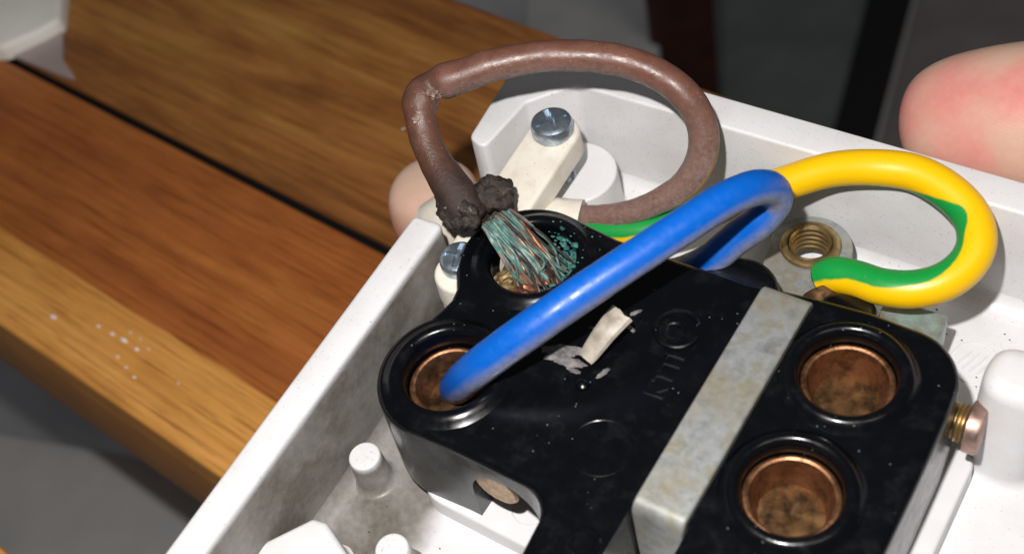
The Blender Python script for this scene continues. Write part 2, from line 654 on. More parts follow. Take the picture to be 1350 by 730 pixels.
# loose tiles of that floor
tbm = bmesh.new()
box(tbm, (0, 0, FZ), 197, 197, 8, None, 1.0)
proto = obj('floor_tile', tbm, M['tile'], flo, loc=None)
k = 0
for i in range(-6, 4):
    for j in range(-4, 8):
        o = proto if k == 0 else proto.copy()
        if k:
            COL.objects.link(o)
        o.parent = flo
        o.location = (i * .2 + .05, j * .2 + .06, random.uniform(0, .0006))
        k += 1


def floor_slab(name, px, z0, z1, mat):
    bm = bmesh.new()
    pts = [at(x, y, z1) for x, y in px]
    prism(bm, [Vector((p.x, p.y)) for p in pts], z0, z1, 1.0)
    return bm


# a dark mat lies on the floor beyond the bench
t_ = thing('floor_mat', 'dark grey-green floor mat with a black edge band, beyond the bench', 'mat', (at(1030, 60, FZ + 4).x, at(1030, 60, FZ + 4).y, FZ + 4))
obj('mat_field', floor_slab('m', [(905, -160), (850, 400), (1060, 420), (1225, -160)], FZ + 4.3, FZ + 8, M['mat']), M['mat'], t_)
obj('edge_band', floor_slab('m', [(1123 + 62, -160), (1035, 420), (1090, 420), (1245, -160)], FZ + 8.2, FZ + 12, M['matedge']), M['matedge'], t_)
t2_ = thing('floor_runner', 'brownish grey floor runner behind the thumb, beside the dark mat', 'runner', (at(1290, 40, FZ + 4).x, at(1290, 40, FZ + 4).y, FZ + 4))
obj('runner_field', floor_slab('m', [(1252, -160), (1098, 420), (1500, 500), (1640, -160)], FZ + 4.3, FZ + 8, M['mat2']), M['mat2'], t2_)
# dark stool leg standing beyond the bench
p0 = at(900, 40, -220)
lg = thing('stool_leg', 'dark red-brown wooden leg standing on the floor behind the white housing', 'furniture leg', (p0.x, p0.y, FZ + 4))
bm = bmesh.new()
box(bm, (p0.x, p0.y, (FZ + 8 - 120) / 2), 26, 26, -(FZ + 8) - 120, Matrix.Rotation(.5, 3, 'Z'), 2.0)
obj('leg_post', bm, M['leg'], lg)
bm = bmesh.new()
box(bm, (p0.x, p0.y, FZ + 6), 28, 28, 4, Matrix.Rotation(.5, 3, 'Z'), .8)
obj('foot_pad', bm, M['matedge'], lg)

# grey boxes standing on the floor under and behind the bench
t = NT("grey_box_plastic"); M['greybox'] = t.set(t.ramp(t.noise(.04, 4), [(.3, (.52, .53, .53)), (.7, (.62, .62, .61))]), .55)
def storage_box(px, zt, label):
    o = [at(x, y, zt).xy for x, y in px]
    c = sum(o, Vector((0, 0))) / len(o)
    th_ = thing('storage_box', label, 'box', (c.x, c.y, FZ + 4))
    b = bmesh.new(); prism(b, round_poly([(*p, 4) for p in inset(o, 3)], 4), FZ + 4.2, zt - 10, 1)
    obj('box_body', b, M['greybox'], th_)
    b = bmesh.new(); prism(b, round_poly([(*p, 6) for p in o], 4), zt - 9.8, zt, 2.5)
    obj('lid', b, M['greybox'], th_)
storage_box([(-260, 520), (-260, 1000), (420, 1000), (420, 640)], -165, 'grey box low beneath the front edge of the bench')
storage_box([(690, -160), (690, 160), (868, 150), (872, -160)], -215, 'light grey box behind the bench, beside the dark red-brown leg')

# the slatted bench
TZ = -30.0
bench = thing('wooden_bench', 'varnished orange-brown wooden slat bench under the white housing', 'bench', (-60, 25, TZ - 26))


def plank(x0, x1, y0, y1, mat, th=25.0, pivot=(-85, 0), ang=-.087):
    bm = bmesh.new()
    o = round_poly([(x0, y0, 1.5), (x1, y0, 1.5), (x1, y1, 1.5), (x0, y1, 1.5)], 3)
    rings = []
    r = .8
    nl = 5
    for k in range(nl + 1):
        a = math.pi / 2 * k / nl
        rings.append([(p.x, p.y, TZ - th + r - r * math.cos(math.pi / 2 - a) if False else TZ - th + r * (1 - math.sin(a))) for p in inset(o, r * (1 - math.cos(a)))][::1])
    rings = rings[::-1]
    for k in range(nl + 1):
        a = math.pi / 2 * k / nl
        rings.append([(p.x, p.y, TZ - r + r * math.sin(a)) for p in inset(o, r * (1 - math.cos(a)))])
    # bottom arc runs outward-down: order it from the bottom face up
    rings = sorted(rings, key=lambda q: q[0][2])
    loft(bm, rings)
    # planks are written square, then the whole bench is turned a little
    ob = obj('plank', bm, mat, bench)
    return ob


# planks lie in a frame turned by -5 degrees about their front edge point
bench.rotation_euler = (0, 0, math.radians(-4.9))


def bench_local(x, y):
    d = Vector((x, y)) - Vector((BASE[bench].x, BASE[bench].y))
    c, s = math.cos(math.radians(4.9)), math.sin(math.radians(4.9))
    return Vector((d.x * c - d.y * s, d.x * s + d.y * c)) + Vector((BASE[bench].x, BASE[bench].y))


fy = bench_local(*at(140, 524, TZ).xy).y
gy = bench_local(*at(300, 222, TZ).xy).y
ey = bench_local(*at(680, 27, TZ).xy).y
oy = bench_local(*at(10, 727, TZ).xy).y
plank(-420, 190, fy, gy - .75, M['wood1'])
plank(-420, 190, gy + .85, ey, M['wood2'])
plank(-420, 190, oy - 46, oy, M['wood1'])
bm = bmesh.new()
prism(bm, [Vector(p) for p in [(-419, gy - .8), (189, gy - .8), (189, gy + .9), (-419, gy + .9)]], TZ - 20, TZ - 1.1)
t = NT('gap_shade_black')
obj('gap_shade_strip', bm, t.set((.006, .006, .006), .95, **{'Specular IOR Level': .1}), bench)  # added strip, paints the deep shade of the open plank gap
for bx in (-300, 120):
    bm = bmesh.new()
    box(bm, (bx, 10, TZ - 25 - 12.2), 40, 200, 24, None, 1.5)
    obj('cross_bearer', bm, M['wood2'], bench)

# crumbs on the front plank
bm = bmesh.new()
for px, py, r in [(70, 418, .75), (130, 430, .55), (148, 440, .6), (163, 448, .9), (180, 460, .6), (172, 438, .35), (155, 470, .4), (177, 497, .5), (166, 484, .4), (196, 460, .3), (185, 447, .3), (235, 505, .3)]:
    p = at(px, py, TZ + .2)
    lump(bm, p, r * .62, .5, .6, px, 2, (1.25, .7, .55))
cr = obj('crumbs', bm, M['crumb'])
tag(cr, 'white plastic crumbs scattered on the front bench plank', 'crumbs', 'stuff')

# pale packet at the corner
pk = thing('paper_packet', 'pale blurred paper packet with a clear film edge lying on the bench', 'packet', at(40, 20, TZ))
bm = bmesh.new()
o_ = [at(x, y, TZ + 4).xy for x, y in [(-160, 62), (0, 60), (50, 37), (76, 22), (82, -30), (80, -120), (-160, -120)]]
prism(bm, round_poly([(*p, 2) for p in o_], 3), TZ + .2, TZ + 4, 1.2)
for v in bm.verts:
    if v.co.z > TZ + 2:
        v.co.z += .8 * noise.noise(v.co * .08)
obj('paper_sleeve', bm, M['paper'], pk)
bm = bmesh.new()
o_ = [at(x, y, TZ + .9).xy for x, y in [(-160, 66), (10, 70), (104, 107), (82, 78), (81, 20), (78, -120), (-160, -100)]]
prism(bm, round_poly([(*p, 1) for p in o_], 3), TZ + .12, TZ + .9, .2)
obj('film_edge', bm, M['film'], pk)

# ------------------------------------------------------------------ hand holding the housing from beneath
hand = thing('hand', 'bare hand under the white housing, reddened thumb behind its back wall', 'hand', (60, 24, -24))


def skin_hand():
    pts, rad, edges = [], [], []

    def add(p, r, par=None):
        pts.append(Vector(p)); rad.append(r)
        if par is not None:
            edges.append((par, len(pts) - 1))
        return len(pts) - 1
    root = add((62, 24, -17.5), 8.5)
    w = add((88, 27, -18), 10, root)
    w2 = add((120, 30, -20), 12, w)
    add((170, 34, -26), 14, w2)
    # thumb from the side of the palm
    th = add((82, 44, -12), 9.5, w)
    th = add((66, 51.5, 1), 9.0, th)
    th = add((48, 51, 9.0), 9.8, th)
    th = add((32, 49.8, 11.0), 10.9, th)
    th = add((19, 48.5, 8.0), 8.9, th)
    th = add((11, 47.2, 5.2), 6.2, th)
    for ys, chain in (
        (33, [(34, 34, -17.5, 7.6), (12, 35.5, -17, 6.8), (-8, 35, -17.3, 6.2), (-19, 34, -18, 5.2)]),
        (25, [(32, 25, -17, 7.8), (8, 24, -17, 7.0), (-16, 21.5, -16.5, 6.6), (-30, 20, -12.5, 6.5), (-36.6, 18.6, -4.5, 6.9), (-36.9, 18.6, 1.6, 6.4), (-36.8, 18.6, 4.8, 4.8)]),
        (16, [(33, 15.5, -17.5, 7.4), (10, 12, -17.2, 6.7), (-9, 9.5, -17.5, 6.1), (-18, 8.5, -18, 5.0)]),
        (8, [(38, 6.5, -18.3, 6.6), (20, 1, -18.5, 5.8), (4, -2, -18.8, 5.2), (-5, -3.5, -19, 4.3)]),
    ):
        p = add((50, ys * .82 + 4, -17.5), 8.0, root)
        for x, y, z, r in chain:
            p = add((x, y, z), r, p)
    me = bpy.data.meshes.new('hand_skin')
    b = BASE[hand]
    me.from_pydata([(p - b) * S for p in pts], edges, [])
    o = bpy.data.objects.new('hand_skin', me)
    COL.objects.link(o)
    o.modifiers.new('skin', 'SKIN')
    for i, sv in enumerate(me.skin_vertices[0].data):
        sv.radius = (rad[i] * S, rad[i] * S)
        sv.use_root = (i == 0)
    sd = o.modifiers.new('sub', 'SUBSURF')
    sd.levels = sd.render_levels = 3
    bpy.context.view_layer.update()
    m2 = bpy.data.meshes.new_from_object(o.evaluated_get(bpy.context.evaluated_depsgraph_get()))
    o.modifiers.clear()
    o.data = m2
    bpy.data.meshes.remove(me)
    m2.materials.clear()
    m2.materials.append(M['skin'])
    m2.polygons.foreach_set('use_smooth', [True] * len(m2.polygons))
    o.parent = hand


skin_hand()

# ------------------------------------------------------------------ white socket housing
FL0 = -2.5                                   # housing floor
hs = thing('socket_housing', 'open white plastic socket housing with a grimy left wall', 'socket housing', (0, 0, -5))


def wall_quad(bm, quad_top, quad_bot, z0, z1, r=.5):
    """wall between a lower and an upper outline with a softened top rim"""
    rings = [[(p[0], p[1], z0) for p in quad_bot]]
    qt = [Vector(p) for p in quad_top]
    for k in range(5):
        a = math.pi / 2 * k / 4
        rings.append([(p.x, p.y, z1 - r + r * math.sin(a)) for p in inset(qt, r * (1 - math.cos(a)))])
    loft(bm, rings)


def fillet(bm, line, inward, z, r, n=5):
    """concave fillet strip along a floor/wall junction; a closed wedge"""
    ds = Vector((*inward, 0)).normalized()
    prof = []
    for k in range(n + 1):
        a = math.pi / 2 * k / n
        prof.append((r - r * math.sin(a), r - r * math.cos(a)))   # (off from wall, height)
    rings = []
    for p in line:
        p = Vector((p[0], p[1], z))
        ring = [p + ds * d + Vector((0, 0, h)) for d, h in prof]
        ring += [p + ds * -.4 + Vector((0, 0, r)), p + ds * -.4 + Vector((0, 0, -.3)), p + ds * r + Vector((0, 0, -.3))]
        rings.append(ring)
    loft(bm, rings)


bm = bmesh.new()
# floor slab
prism(bm, [Vector(p) for p in [(-27.5, -62), (80, -62), (80, 36), (-28, 36)]], -5, FL0)
# left wall
lt = round_poly([(-25.0, -62, 0), (-21.5, -62, 0), (-24.9, 7.9, .8), (-28.7, 7.7, .8)], 4)
lb = round_poly([(-25.2, -62, 0), (-22.6, -62, 0), (-25.5, 8.2, .8), (-29.0, 8.0, .8)], 4)
wall_quad(bm, lt, lb, -5, 13, .55)
fillet(bm, [(-22.75, -61.5), (-25.35, 7.8)], (1, .04), FL0, 2.2)
# corner and back wall (one bent outline)
ct = [(-29.6, 20.2), (-27.0, 19.2), (-26.4, 27.6), (-22.4, 32.4), (-8, 32.6), (80, 33.3), (80, 37), (-27.5, 37), (-31.0, 31)]
cb = [(-30.0, 20.0), (-27.4, 19.0), (-26.9, 27.9), (-22.9, 33.2), (-8, 33.4), (80, 34.0), (80, 37.4), (-27.8, 37.4), (-31.4, 31)]
ctr = [(*p, 0 if p[0] > 70 else 1.3) for p in ct]; cbr = [(*p, 0 if p[0] > 70 else 1.3) for p in cb]
wall_quad(bm, round_poly(ctr, 4), round_poly(cbr, 4), -5, 13, .38)
fillet(bm, [(-22.8, 33.2), (79, 34)], (0, -1), FL0, 2.5)
fillet(bm, [(-27.2, 19.5), (-26.9, 27.9)], (1, 0), FL0, 2.0)
obj('moulded_shell', bm, M['white_shell'], hs)

# raised platform under the black insert
bm = bmesh.new()
pl = round_poly([(-15.6, -16.0, 3.5), (33.0, -16.4, 2), (33.0, 12, 2), (28, 18, 3), (-13, 16, 3), (-16.5, 6, 4)], 6)
prism(bm, pl, FL0 - .2, 0.0, .35, .1)
obj('platform', bm, M['white'], hs)


def peg(px, py, ztop, r, name='peg', foot=.9):
    c = at(px, py, ztop)
    bm = bmesh.new()
    prism(bm, circle(c.x, c.y, r + .18, 28), FL0 - .05, ztop, .25, .22, foot)
    return obj(name, bm, M['white_peg'], hs)


peg(480, 600, 2.3, 1.75)
peg(516, 722, 2.6, 1.75)
# sloping stop block beside the left wall
bm = bmesh.new()
blk = [at(*p, 4.2).xy for p in [(302, 732), (412, 678), (432, 684), (462, 730), (440, 790), (330, 800)]]
prism(bm, round_poly([(*p, 1.0) for p in blk], 4), FL0 - .1, 4.2, .6, .25, .8)
obj('stop_block', bm, M['white'], hs)
# boss under the cord clamp
BA = (-21.3, 25.9)
bm = bmesh.new()
prism(bm, circle(-20.2, 26.4, 5.3, 40), FL0 - .1, 5.0, .35, .3, 1.0)
obj('screw_boss', bm, M['white'], hs)
# round pillar at the right
bm = bmesh.new()
pc = at(1348, 490, 12)
prism(bm, round_poly([(pc.x - 3.4, pc.y - 3.4, 3.2), (pc.x + 3.4, pc.y - 3.4, 3.2), (pc.x + 3.4, pc.y + 3.4, 3.2), (pc.x - 3.4, pc.y + 3.4, 3.2)], 8), FL0 - .1, 12, 1.6, .3, 1.2)
obj('pillar', bm, M['white'], hs)
# moulding mark: a shallow ring with ribs
bm = bmesh.new()
cm = at(1285, 478, FL0)
tube(bm, [(cm.x + 2.6 * math.cos(a * math.pi / 10), cm.y + 2.6 * math.sin(a * math.pi / 10), FL0 + .02) for a in range(21)], .11, 60, 6, cap_round=False)
for dx in (-1.2, -.4, .4, 1.2):
    tube(bm, [(cm.x + dx - .5, cm.y - 1.3, FL0 + .02), (cm.x + dx, cm.y, FL0 + .03), (cm.x + dx + .5, cm.y + 1.3, FL0 + .02)], .11, 8, 6, cap_round=False)
obj('moulding_mark', bm, M['white'], hs)
bm = bmesh.new()
cm = at(700, 668, 0)
tube(bm, [(cm.x + 2.0 * math.cos(a * math.pi / 10), cm.y + 2.0 * math.sin(a * math.pi / 10), .01) for a in range(21)], .1, 50, 6, cap_round=False)
obj('moulding_mark', bm, M['white'], hs)
# low boss under the earth loop
bm = bmesh.new()
c = at(1190, 335, FL0)
prism(bm, circle(c.x, c.y + 1.5, 2.4, 28), FL0 - .05, FL0 + 1.1, .4, .3, .4)
obj('low_boss', bm, M['white'], hs)
# soot and verdigris specks lying in it
bm = bmesh.new()
for i in range(84):
    if i % 3 == 0:
        x, y = random.uniform(-24, -10), random.uniform(-34, 6)
    elif i % 3 == 1:
        x, y = random.uniform(-16, 34), random.uniform(19, 31)
    else:
        x, y = random.uniform(12, 36), random.uniform(14, 31)
    lump(bm, (x, y, FL0 + .05), random.choice((.07, .09, .1, .12, .22)), .5, .7, i, 1, (1.4, .8, .5))
so = obj('soot_specks', bm, M['soot'], hs); so['kind'] = 'stuff'
bm = bmesh.new()
for i in range(46):
    a = at(1150 + 2.2 * (i % 15) + random.uniform(-4, 4), 296 + random.uniform(-3, 8) - (i % 15) * -.2, FL0)
    if i >= 26:
        f = random.random()
        a = at(1290 + 60 * f, 362 + 8 * f + random.uniform(-3, 3), FL0)
    lump(bm, a + Vector((0, 0, .08)), random.uniform(.10, .30), .6, .8, i, 1, (1.6, .7, .4))
vo = obj('verdigris_specks', bm, M['verd'], hs); vo['kind'] = 'stuff'

# ------------------------------------------------------------------ black socket insert
ins = thing('socket_insert', 'black plastic socket insert with four round terminals and an earth strap', 'socket insert', (5, 1, 0))
HOLES = [(-13.6, 8.2), (-13.8, -7.7), (21.0, 8.5), (21.4, -4.8)]
TOP = 12.0


def arc(cx, cy, r, a0, a1, n=14):
    return [(cx + r * math.cos(math.radians(a0 + (a1 - a0) * k / n)), cy + r * math.sin(math.radians(a0 + (a1 - a0) * k / n))) for k in range(n + 1)]


ol = []
ol += arc(-13.9, -7.6, 7.8, 140, 268, 20)          # lower left bulge, counter-clockwise
ol += [(-9, -15.1), (-5, -15.1), (-1, -15.15)]
ol += arc(-.6, -18.15, 3.0, 88, 6, 8)[:-1]
ol += [(2.6, -21), (2.8, -26)]
ol += [(28, -26)] + arc(26.8, -22, 4.0, -60, 0, 6)
ol += [(30.9, -14), (30.9, 0), (30.8, 8)]
ol += arc(24.6, 10.8, 6.0, 5, 92, 14)
ol += [(20, 16.9), (14, 16.3), (8, 15.4), (0, 15.0), (-7, 15.0)]
ol += arc(-14.3, 7.9, 8.0, 82, 218, 20)
ol += [(-19.6, 1.5), (-19.3, .2), (-19.5, -1.0)]
ol = [Vector(p) for p in ol]
bm = bmesh.new()
prism(bm, ol, 0.0, TOP, .9, .35, 0, 6)
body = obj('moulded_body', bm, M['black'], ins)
cuts = []


def cutter(fn):
    b2 = bmesh.new()
    fn(b2)
    o = obj('cutter', b2, M['black'])
    cuts.append(o)


for hx, hy in HOLES:
    cutter(lambda b: prism(b, circle(hx, hy, 4.75, 48), 2.0, 20))
# arched terminal opening in the front flank
ar = [(-7.6, -1), (.7, -1), (.7, 4.0)] + [(-3.45 + 4.15 * math.cos(math.radians(a)), 4.9 + 4.6 * math.sin(math.radians(a))) for a in range(0, 181, 12)]


def archcut(b):
    loft(b, [[(x, -18, z) for x, z in ar], [(x, -9.5, z) for x, z in ar]])


cutter(archcut)
# notch for the strap where it folds down
cutter(lambda b: box(b, (12.3, -19.2, 12), 5.5, 14.6, 30))
boolean(body, cuts)

# collars round the four holes
for i, (hx, hy) in enumerate(HOLES):
    bm = bmesh.new()
    hi = 1.0 if i > 1 else .75
    prof = [(4.55, 6.5), (4.55, TOP - .5), (4.6, TOP + .15), (4.75, TOP + hi * .62), (5.0, TOP + hi * .92), (5.35, TOP + hi),
            (5.75, TOP + hi * .86), (6.1, TOP + hi * .5), (6.45, TOP + hi * .16), (6.9, TOP - .12), (6.9, TOP - 1)]
    if i > 1:
        prof = [(4.45, 6.5), (4.45, TOP - .5), (4.5, TOP + .2), (4.65, TOP + hi * .62), (4.9, TOP + hi * .92), (5.25, TOP + hi),
                (5.65, TOP + hi * .86), (5.95, TOP + hi * .5), (6.3, TOP + hi * .14), (6.6, TOP - .1), (6.6, TOP - 1)]
    revolve(bm, prof, (hx, hy, 0), n=56)
    obj('collar', bm, M['black_plain'], ins, 50)
# copper sleeves in them
for i, (hx, hy) in enumerate(HOLES):
    if i == 0:
        continue
    bm = bmesh.new()
    zr = 11.2 if i > 1 else 10.4
    revolve(bm, [(4.42, zr - 2), (4.42, zr - .35), (4.25, zr - .08), (4.0, zr), (3.78, zr - .1), (3.66, zr - .4), (3.6, zr - 1.2), (3.4, zr - 2.2), (3.1, zr - 3.0), (2.9, zr - 3.5)], (hx, hy, 0), n=48)
    sl = obj('contact_sleeve', bm, M['copper'], ins)
    bm = bmesh.new()
    revolve(bm, [(3.2, zr - 3.3), (2.2, zr - 3.15), (1.2, zr - 3.2), (.05, zr - 3.3)], (hx, hy, 0), n=36, cap=(False, True))
    for v in bm.verts:
        v.co.z += .25 * noise.noise(v.co * .9)
    ob = obj('contact_bottom', bm, M['copper_dirty'], ins)
# corroded terminal in the burnt hole
bm = bmesh.new()
revolve(bm, [(4.5, 8.6), (3, 8.9), (1.5, 8.8), (.05, 8.9)], (*HOLES[0], 0), n=40, cap=(False, True))
for v in bm.verts:
    v.co.z += .7 * noise.noise(v.co * .8)
obj('burnt_bottom', bm, M['char'], ins)
bm = bmesh.new()
lump(bm, at(666, 374, 10.6), 1.5, .35, .8, 3, 3, (.85, 1.15, .9))
obj('terminal_nut', bm, m_metal("pitted_brass", (.46, .33, .16), .5, (.10, .06, .03), .9, 1.6), ins)
bm = bmesh.new()
for i, (px, py, r) in enumerate([(690, 372, .9), (704, 366, 1.0), (718, 360, .8), (698, 380, .8), (684, 384, .7), (712, 372, .7), (725, 350, .7)]):
    lump(bm, at(px, py, 10.4), r, .7, .9, i + 3, 2, (1.3, .6, .7))
obj('corroded_clamp', bm, M['strand2'], ins, 25)
bm = bmesh.new()
for i in range(300):
    a = random.uniform(-1.1, 1.8)
    rr = random.uniform(3.0, 4.7) if i < 250 else random.uniform(4.7, 7.2)
    z = TOP - 2.6 + (rr - 3.0) * 1.4 if rr < 4.6 else TOP + (.75 if rr < 5.6 else .3)
    if rr > 6.2:
        z = TOP + .02
    lump(bm, (HOLES[0][0] + rr * math.cos(a), HOLES[0][1] + rr * math.sin(a), z), random.choice((.08, .12, .18, .26, .36)) * (1 if i < 250 else .3), .9, .9, i, 1, (1.3, 1, .5 if i < 250 else .3))
vc = obj('verdigris_crust', bm, M['verd'], ins, 80); vc['kind'] = 'stuff'
# round lug behind
bm = bmesh.new()
lc = at(972, 378, 9.5)
prism(bm, circle(lc.x, lc.y, 4.2, 40), 0, 9.5, .7)
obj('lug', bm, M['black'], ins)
# pip at the front, small bead and mould ring
bm = bmesh.new()
pp = at(770, 719, TOP)
revolve(bm, [(1.62, -.1), (1.6, .35), (1.45, .5), (1.15, .5), (.95, .34), (.05, .3)], (pp.x, pp.y, TOP), n=32, cap=(False, True))
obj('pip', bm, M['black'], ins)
bm = bmesh.new()
bd = at(768, 508, TOP)
revolve(bm, [(.75, -.1), (.6, .35), (.32, .55), (.03, .6)], (bd.x, bd.y, TOP), n=24, cap=(False, True))
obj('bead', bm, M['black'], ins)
bm = bmesh.new()
mr = at(792, 590, TOP)
tube(bm, [(mr.x + 3.0 * math.cos(a * math.pi / 12), mr.y + 3.0 * math.sin(a * math.pi / 12), TOP - .04) for a in range(25)], .1, 72, 8, cap_round=False)
obj('mould_ring', bm, M['black'], ins)
# embossed logo: swirl in a ring, and letters
bm = bmesh.new()
lg_ = at(893, 435, TOP)
tube(bm, [(lg_.x + 2.15 * math.cos(a * math.pi / 12), lg_.y + 2.15 * math.sin(a * math.pi / 12), TOP + .05) for a in range(3, 25)], .27, 60, 8)
tube(bm, [(lg_.x - .2 + .95 * math.cos(a * math.pi / 12), lg_.y - .3 + .95 * math.sin(a * math.pi / 12), TOP + .05) for a in range(25)], .24, 50, 8, cap_round=False)
tube(bm, [(lg_.x + (1.7 + a * .03) * math.cos(.8 + a * .18), lg_.y + .9 + 1.4 * math.sin(.8 + a * .18), TOP + .05) for a in range(10)], .22, 30, 8)
obj('logo', bm, M['black'], ins)


def text_bm(txt, size, depth):
    cu = bpy.data.curves.new('txt', 'FONT')
    cu.body = txt
    cu.size = size
    cu.extrude = depth
    cu.bevel_depth = depth * .4
    cu.space_character = .95
    o = bpy.data.objects.new('txt', cu)
    COL.objects.link(o)
    bpy.context.view_layer.update()
    me = bpy.data.meshes.new_from_object(o.evaluated_get(bpy.context.evaluated_depsgraph_get()))
    b = bmesh.new()
    b.from_mesh(me)
    bpy.data.objects.remove(o)
    bpy.data.curves.remove(cu)
    bpy.data.meshes.remove(me)
    return b


bm = text_bm("KTTI", 2.7, .2)
bm.transform(Matrix.Translation(at(872, 528, TOP + .03)) @ Matrix.Rotation(math.radians(93), 4, 'Z'))
obj('embossed_letters', bm, M['black'], ins)

# earth strap across it
BX0, BX1, BY0, BY1, BT = 9.75, 14.85, -12.9, 14.9, 13.1
bm = bmesh.new()
th = .9
outer = [(BY0, -3)] + [(BY0 + 1.4 - 1.4 * math.cos(a), BT - 1.4 + 1.4 * math.sin(a)) for a in np.linspace(0, math.pi / 2, 7)]
outer += [(BY1 - 1.4 + 1.4 * math.sin(a), BT - 1.4 + 1.4 * math.cos(a)) for a in np.linspace(0, math.pi / 2, 7)] + [(BY1, 2.6), (BY1 + .8, 2.2), (BY1 + 1.0, 2.2)]
outer = [Vector(p) for p in outer]
inn = []
for i in range(len(outer)):
    e = (outer[min(i + 1, len(outer) - 1)] - outer[max(i - 1, 0)]).normalized()
    inn.append(outer[i] + Vector((e.y, -e.x)) * th)
rings = []
for (a, b) in zip(outer, inn):
    rings.append([(BX0 + .15, a.x, a.y), (BX0, .85 * a.x + .15 * b.x, .85 * a.y + .15 * b.y), (BX0, b.x, b.y), (BX1, b.x, b.y), (BX1, .85 * a.x + .15 * b.x, .85 * a.y + .15 * b.y), (BX1 - .15, a.x, a.y)])
loft(bm, rings)
strap = obj('earth_strap', bm, M['zinc'], ins, 40)
# eyelet plate behind
bm = bmesh.new()
EY = (8.7, 28.3)
z0, z1 = 2.2, 3.1
n1 = [Vector(p) for p in [(13.6, 15.5), (13.2, 21), (13.3, 25.5)] + arc(EY[0], EY[1], 4.55, -20, 200, 24) + [(5.6, 21.5), (7.4, 18), (7.4, 15.5)]]
prism(bm, n1, z0, z1, .2)
plate = obj('eyelet_plate', bm, M['zinc'], ins)
b2 = bmesh.new()
prism(b2, circle(*EY, 2.9, 40), -2, 8)
boolean(plate, [obj('cutter', b2, M['zinc'])])
bm = bmesh.new()
revolve(bm, [(2.95, z0 - 2.2), (2.95, z1 + .05), (3.25, z1 + .1), (3.35, z1 + .35), (3.2, z1 + .6), (2.85, z1 + .72), (2.5, z1 + .66), (2.28, z1 + .4), (2.22, z1), (2.2, z0 - 2.2)], (*EY, 0), n=48)
for k in range(5):
    revolve(bm, [(2.3, z0 - 1.9 + k * .75), (2.08, z0 - 1.6 + k * .75), (2.3, z0 - 1.3 + k * .75)], (*EY, 0), n=40)
obj('brass_eyelet', bm, M['brass'], ins)
# terminal block behind the right part and its clamp throat
bm = bmesh.new()
b0 = at(1222, 428, 6.0)
box(bm, (22.6, 20.2, 3.6), 6.4, 6.2, 4.8, Matrix.Rotation(.06, 3, 'Z'), .3)
t = NT("verdigris_steel")
obj('terminal_block', bm, t.set(t.mix(t.ramp(t.noise(.5, 5, .6), [(.4, 0.0), (.65, 1.0)]), (.30, .40, .39), (.20, .20, .17)), .4, .4), ins)
bm = bmesh.new()
tp = at(1080, 372, 8)
revolve(bm, [(2.0, 0), (2.0, 1.5), (1.85, 1.65), (1.7, 1.5), (1.7, 0)], tp + Vector((1.3, -1.3, -1.6)), (-.6, .6, .35), 32)
obj('terminal_throat', bm, M['copper_dirty'], ins)
bm = bmesh.new()
prism(bm, round_poly([(14.2, 15, 1), (20.5, 15, 1), (19.6, 20.4, 2), (14.4, 19.6, 2)], 5), 0, 9.0, .7)
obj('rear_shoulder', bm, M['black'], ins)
# side screw on the right flank
ax = Vector((1, .02, .04)).normalized()
sc0 = Vector((30.6, 12.0, 6.0))
bm = bmesh.new()
revolve(bm, [(1.75, -.6), (1.75, 1.0)], sc0, ax, 32, (True, True))
for k in range(3):
    revolve(bm, [(1.75, k * .36), (1.95, k * .36 + .16), (1.75, k * .36 + .32)], sc0, ax, 32)
sn = obj('side_screw', bm, M['brass'], ins)
bm = bmesh.new()
revolve(bm, [(1.7, .95), (2.45, 1.0), (2.6, 1.15), (2.6, 2.15), (2.5, 2.4), (2.2, 2.5), (.03, 2.5)], sc0, ax, 40, (False, True))
obj('screw_head', bm, m_metal("violet_brass", (.42, .30, .24), .32, (.30, .17, .16), .8, .5), sn)
# brass screw seen through the arch
bm = bmesh.new()
revolve(bm, [(2.5, 0), (2.5, -4.7), (2.3, -4.95), (.03, -4.95)], (-4.7, -9.7, 7.2), (0, 1, 0), 32, (True, True))
obj('terminal_screw', bm, M['pink_brass'], ins)
# torn cable remnants lying on the insert
bm = bmesh.new()
sa, sb = at(772, 474, TOP + .6), at(822, 414, TOP + 2.6)
d = (sb - sa)
side = d.cross(Vector((0, 0, 1))).normalized()
up = side.cross(d).normalized()
rings = []
for k in range(9):
    f = k / 8
    w = .85 + .55 * f ** .5
    h = .5 + .3 * f
    c = sa + d * f + up * .5 * math.sin(f * 2.5)
    ring = []
    for q in range(12):
        a = 2 * math.pi * q / 12
        jag = .55 * noise.noise(Vector((q * .9, f * 2, 3))) * (1 if k == 8 else .15)
        ring.append(c + side * w * math.cos(a) + up * h * math.sin(a) + d.normalized() * jag)
    rings.append(ring)
loft(bm, rings)
sp = obj('torn_insulation', bm, M['scrap'])
tag(sp, 'torn cream scrap of insulation on the black insert below the blue wire', 'scrap')
bm = bmesh.new()
for i, (px, py, l, an) in enumerate([(742, 462, 2.2, .35), (748, 476, 1.9, .15), (731, 470, 1.2, .5), (795, 492, .9, 1.2), (783, 432, .6, .3), (830, 432, .8, -.3), (838, 412, .7, .9), (756, 488, .8, 0)]):
    c = at(px, py, TOP + .08)
    rot = Matrix.Rotation(an, 3, 'Z')
    s0 = len(bm.verts)
    r_ = bmesh.ops.create_icosphere(bm, subdivisions=3, radius=1.0)
    for v in r_['verts']:
        dd = v.co.normalized()
        kk = 1 + .45 * noise.noise(dd * 2.2 + Vector((i * 5, 0, 0)))
        v.co = c + rot @ Vector((dd.x * l * kk * .9, dd.y * l * .3 * kk, dd.z * .14))
du = obj('dust_flakes', bm, M['dust'], ins); du['kind'] = 'stuff'

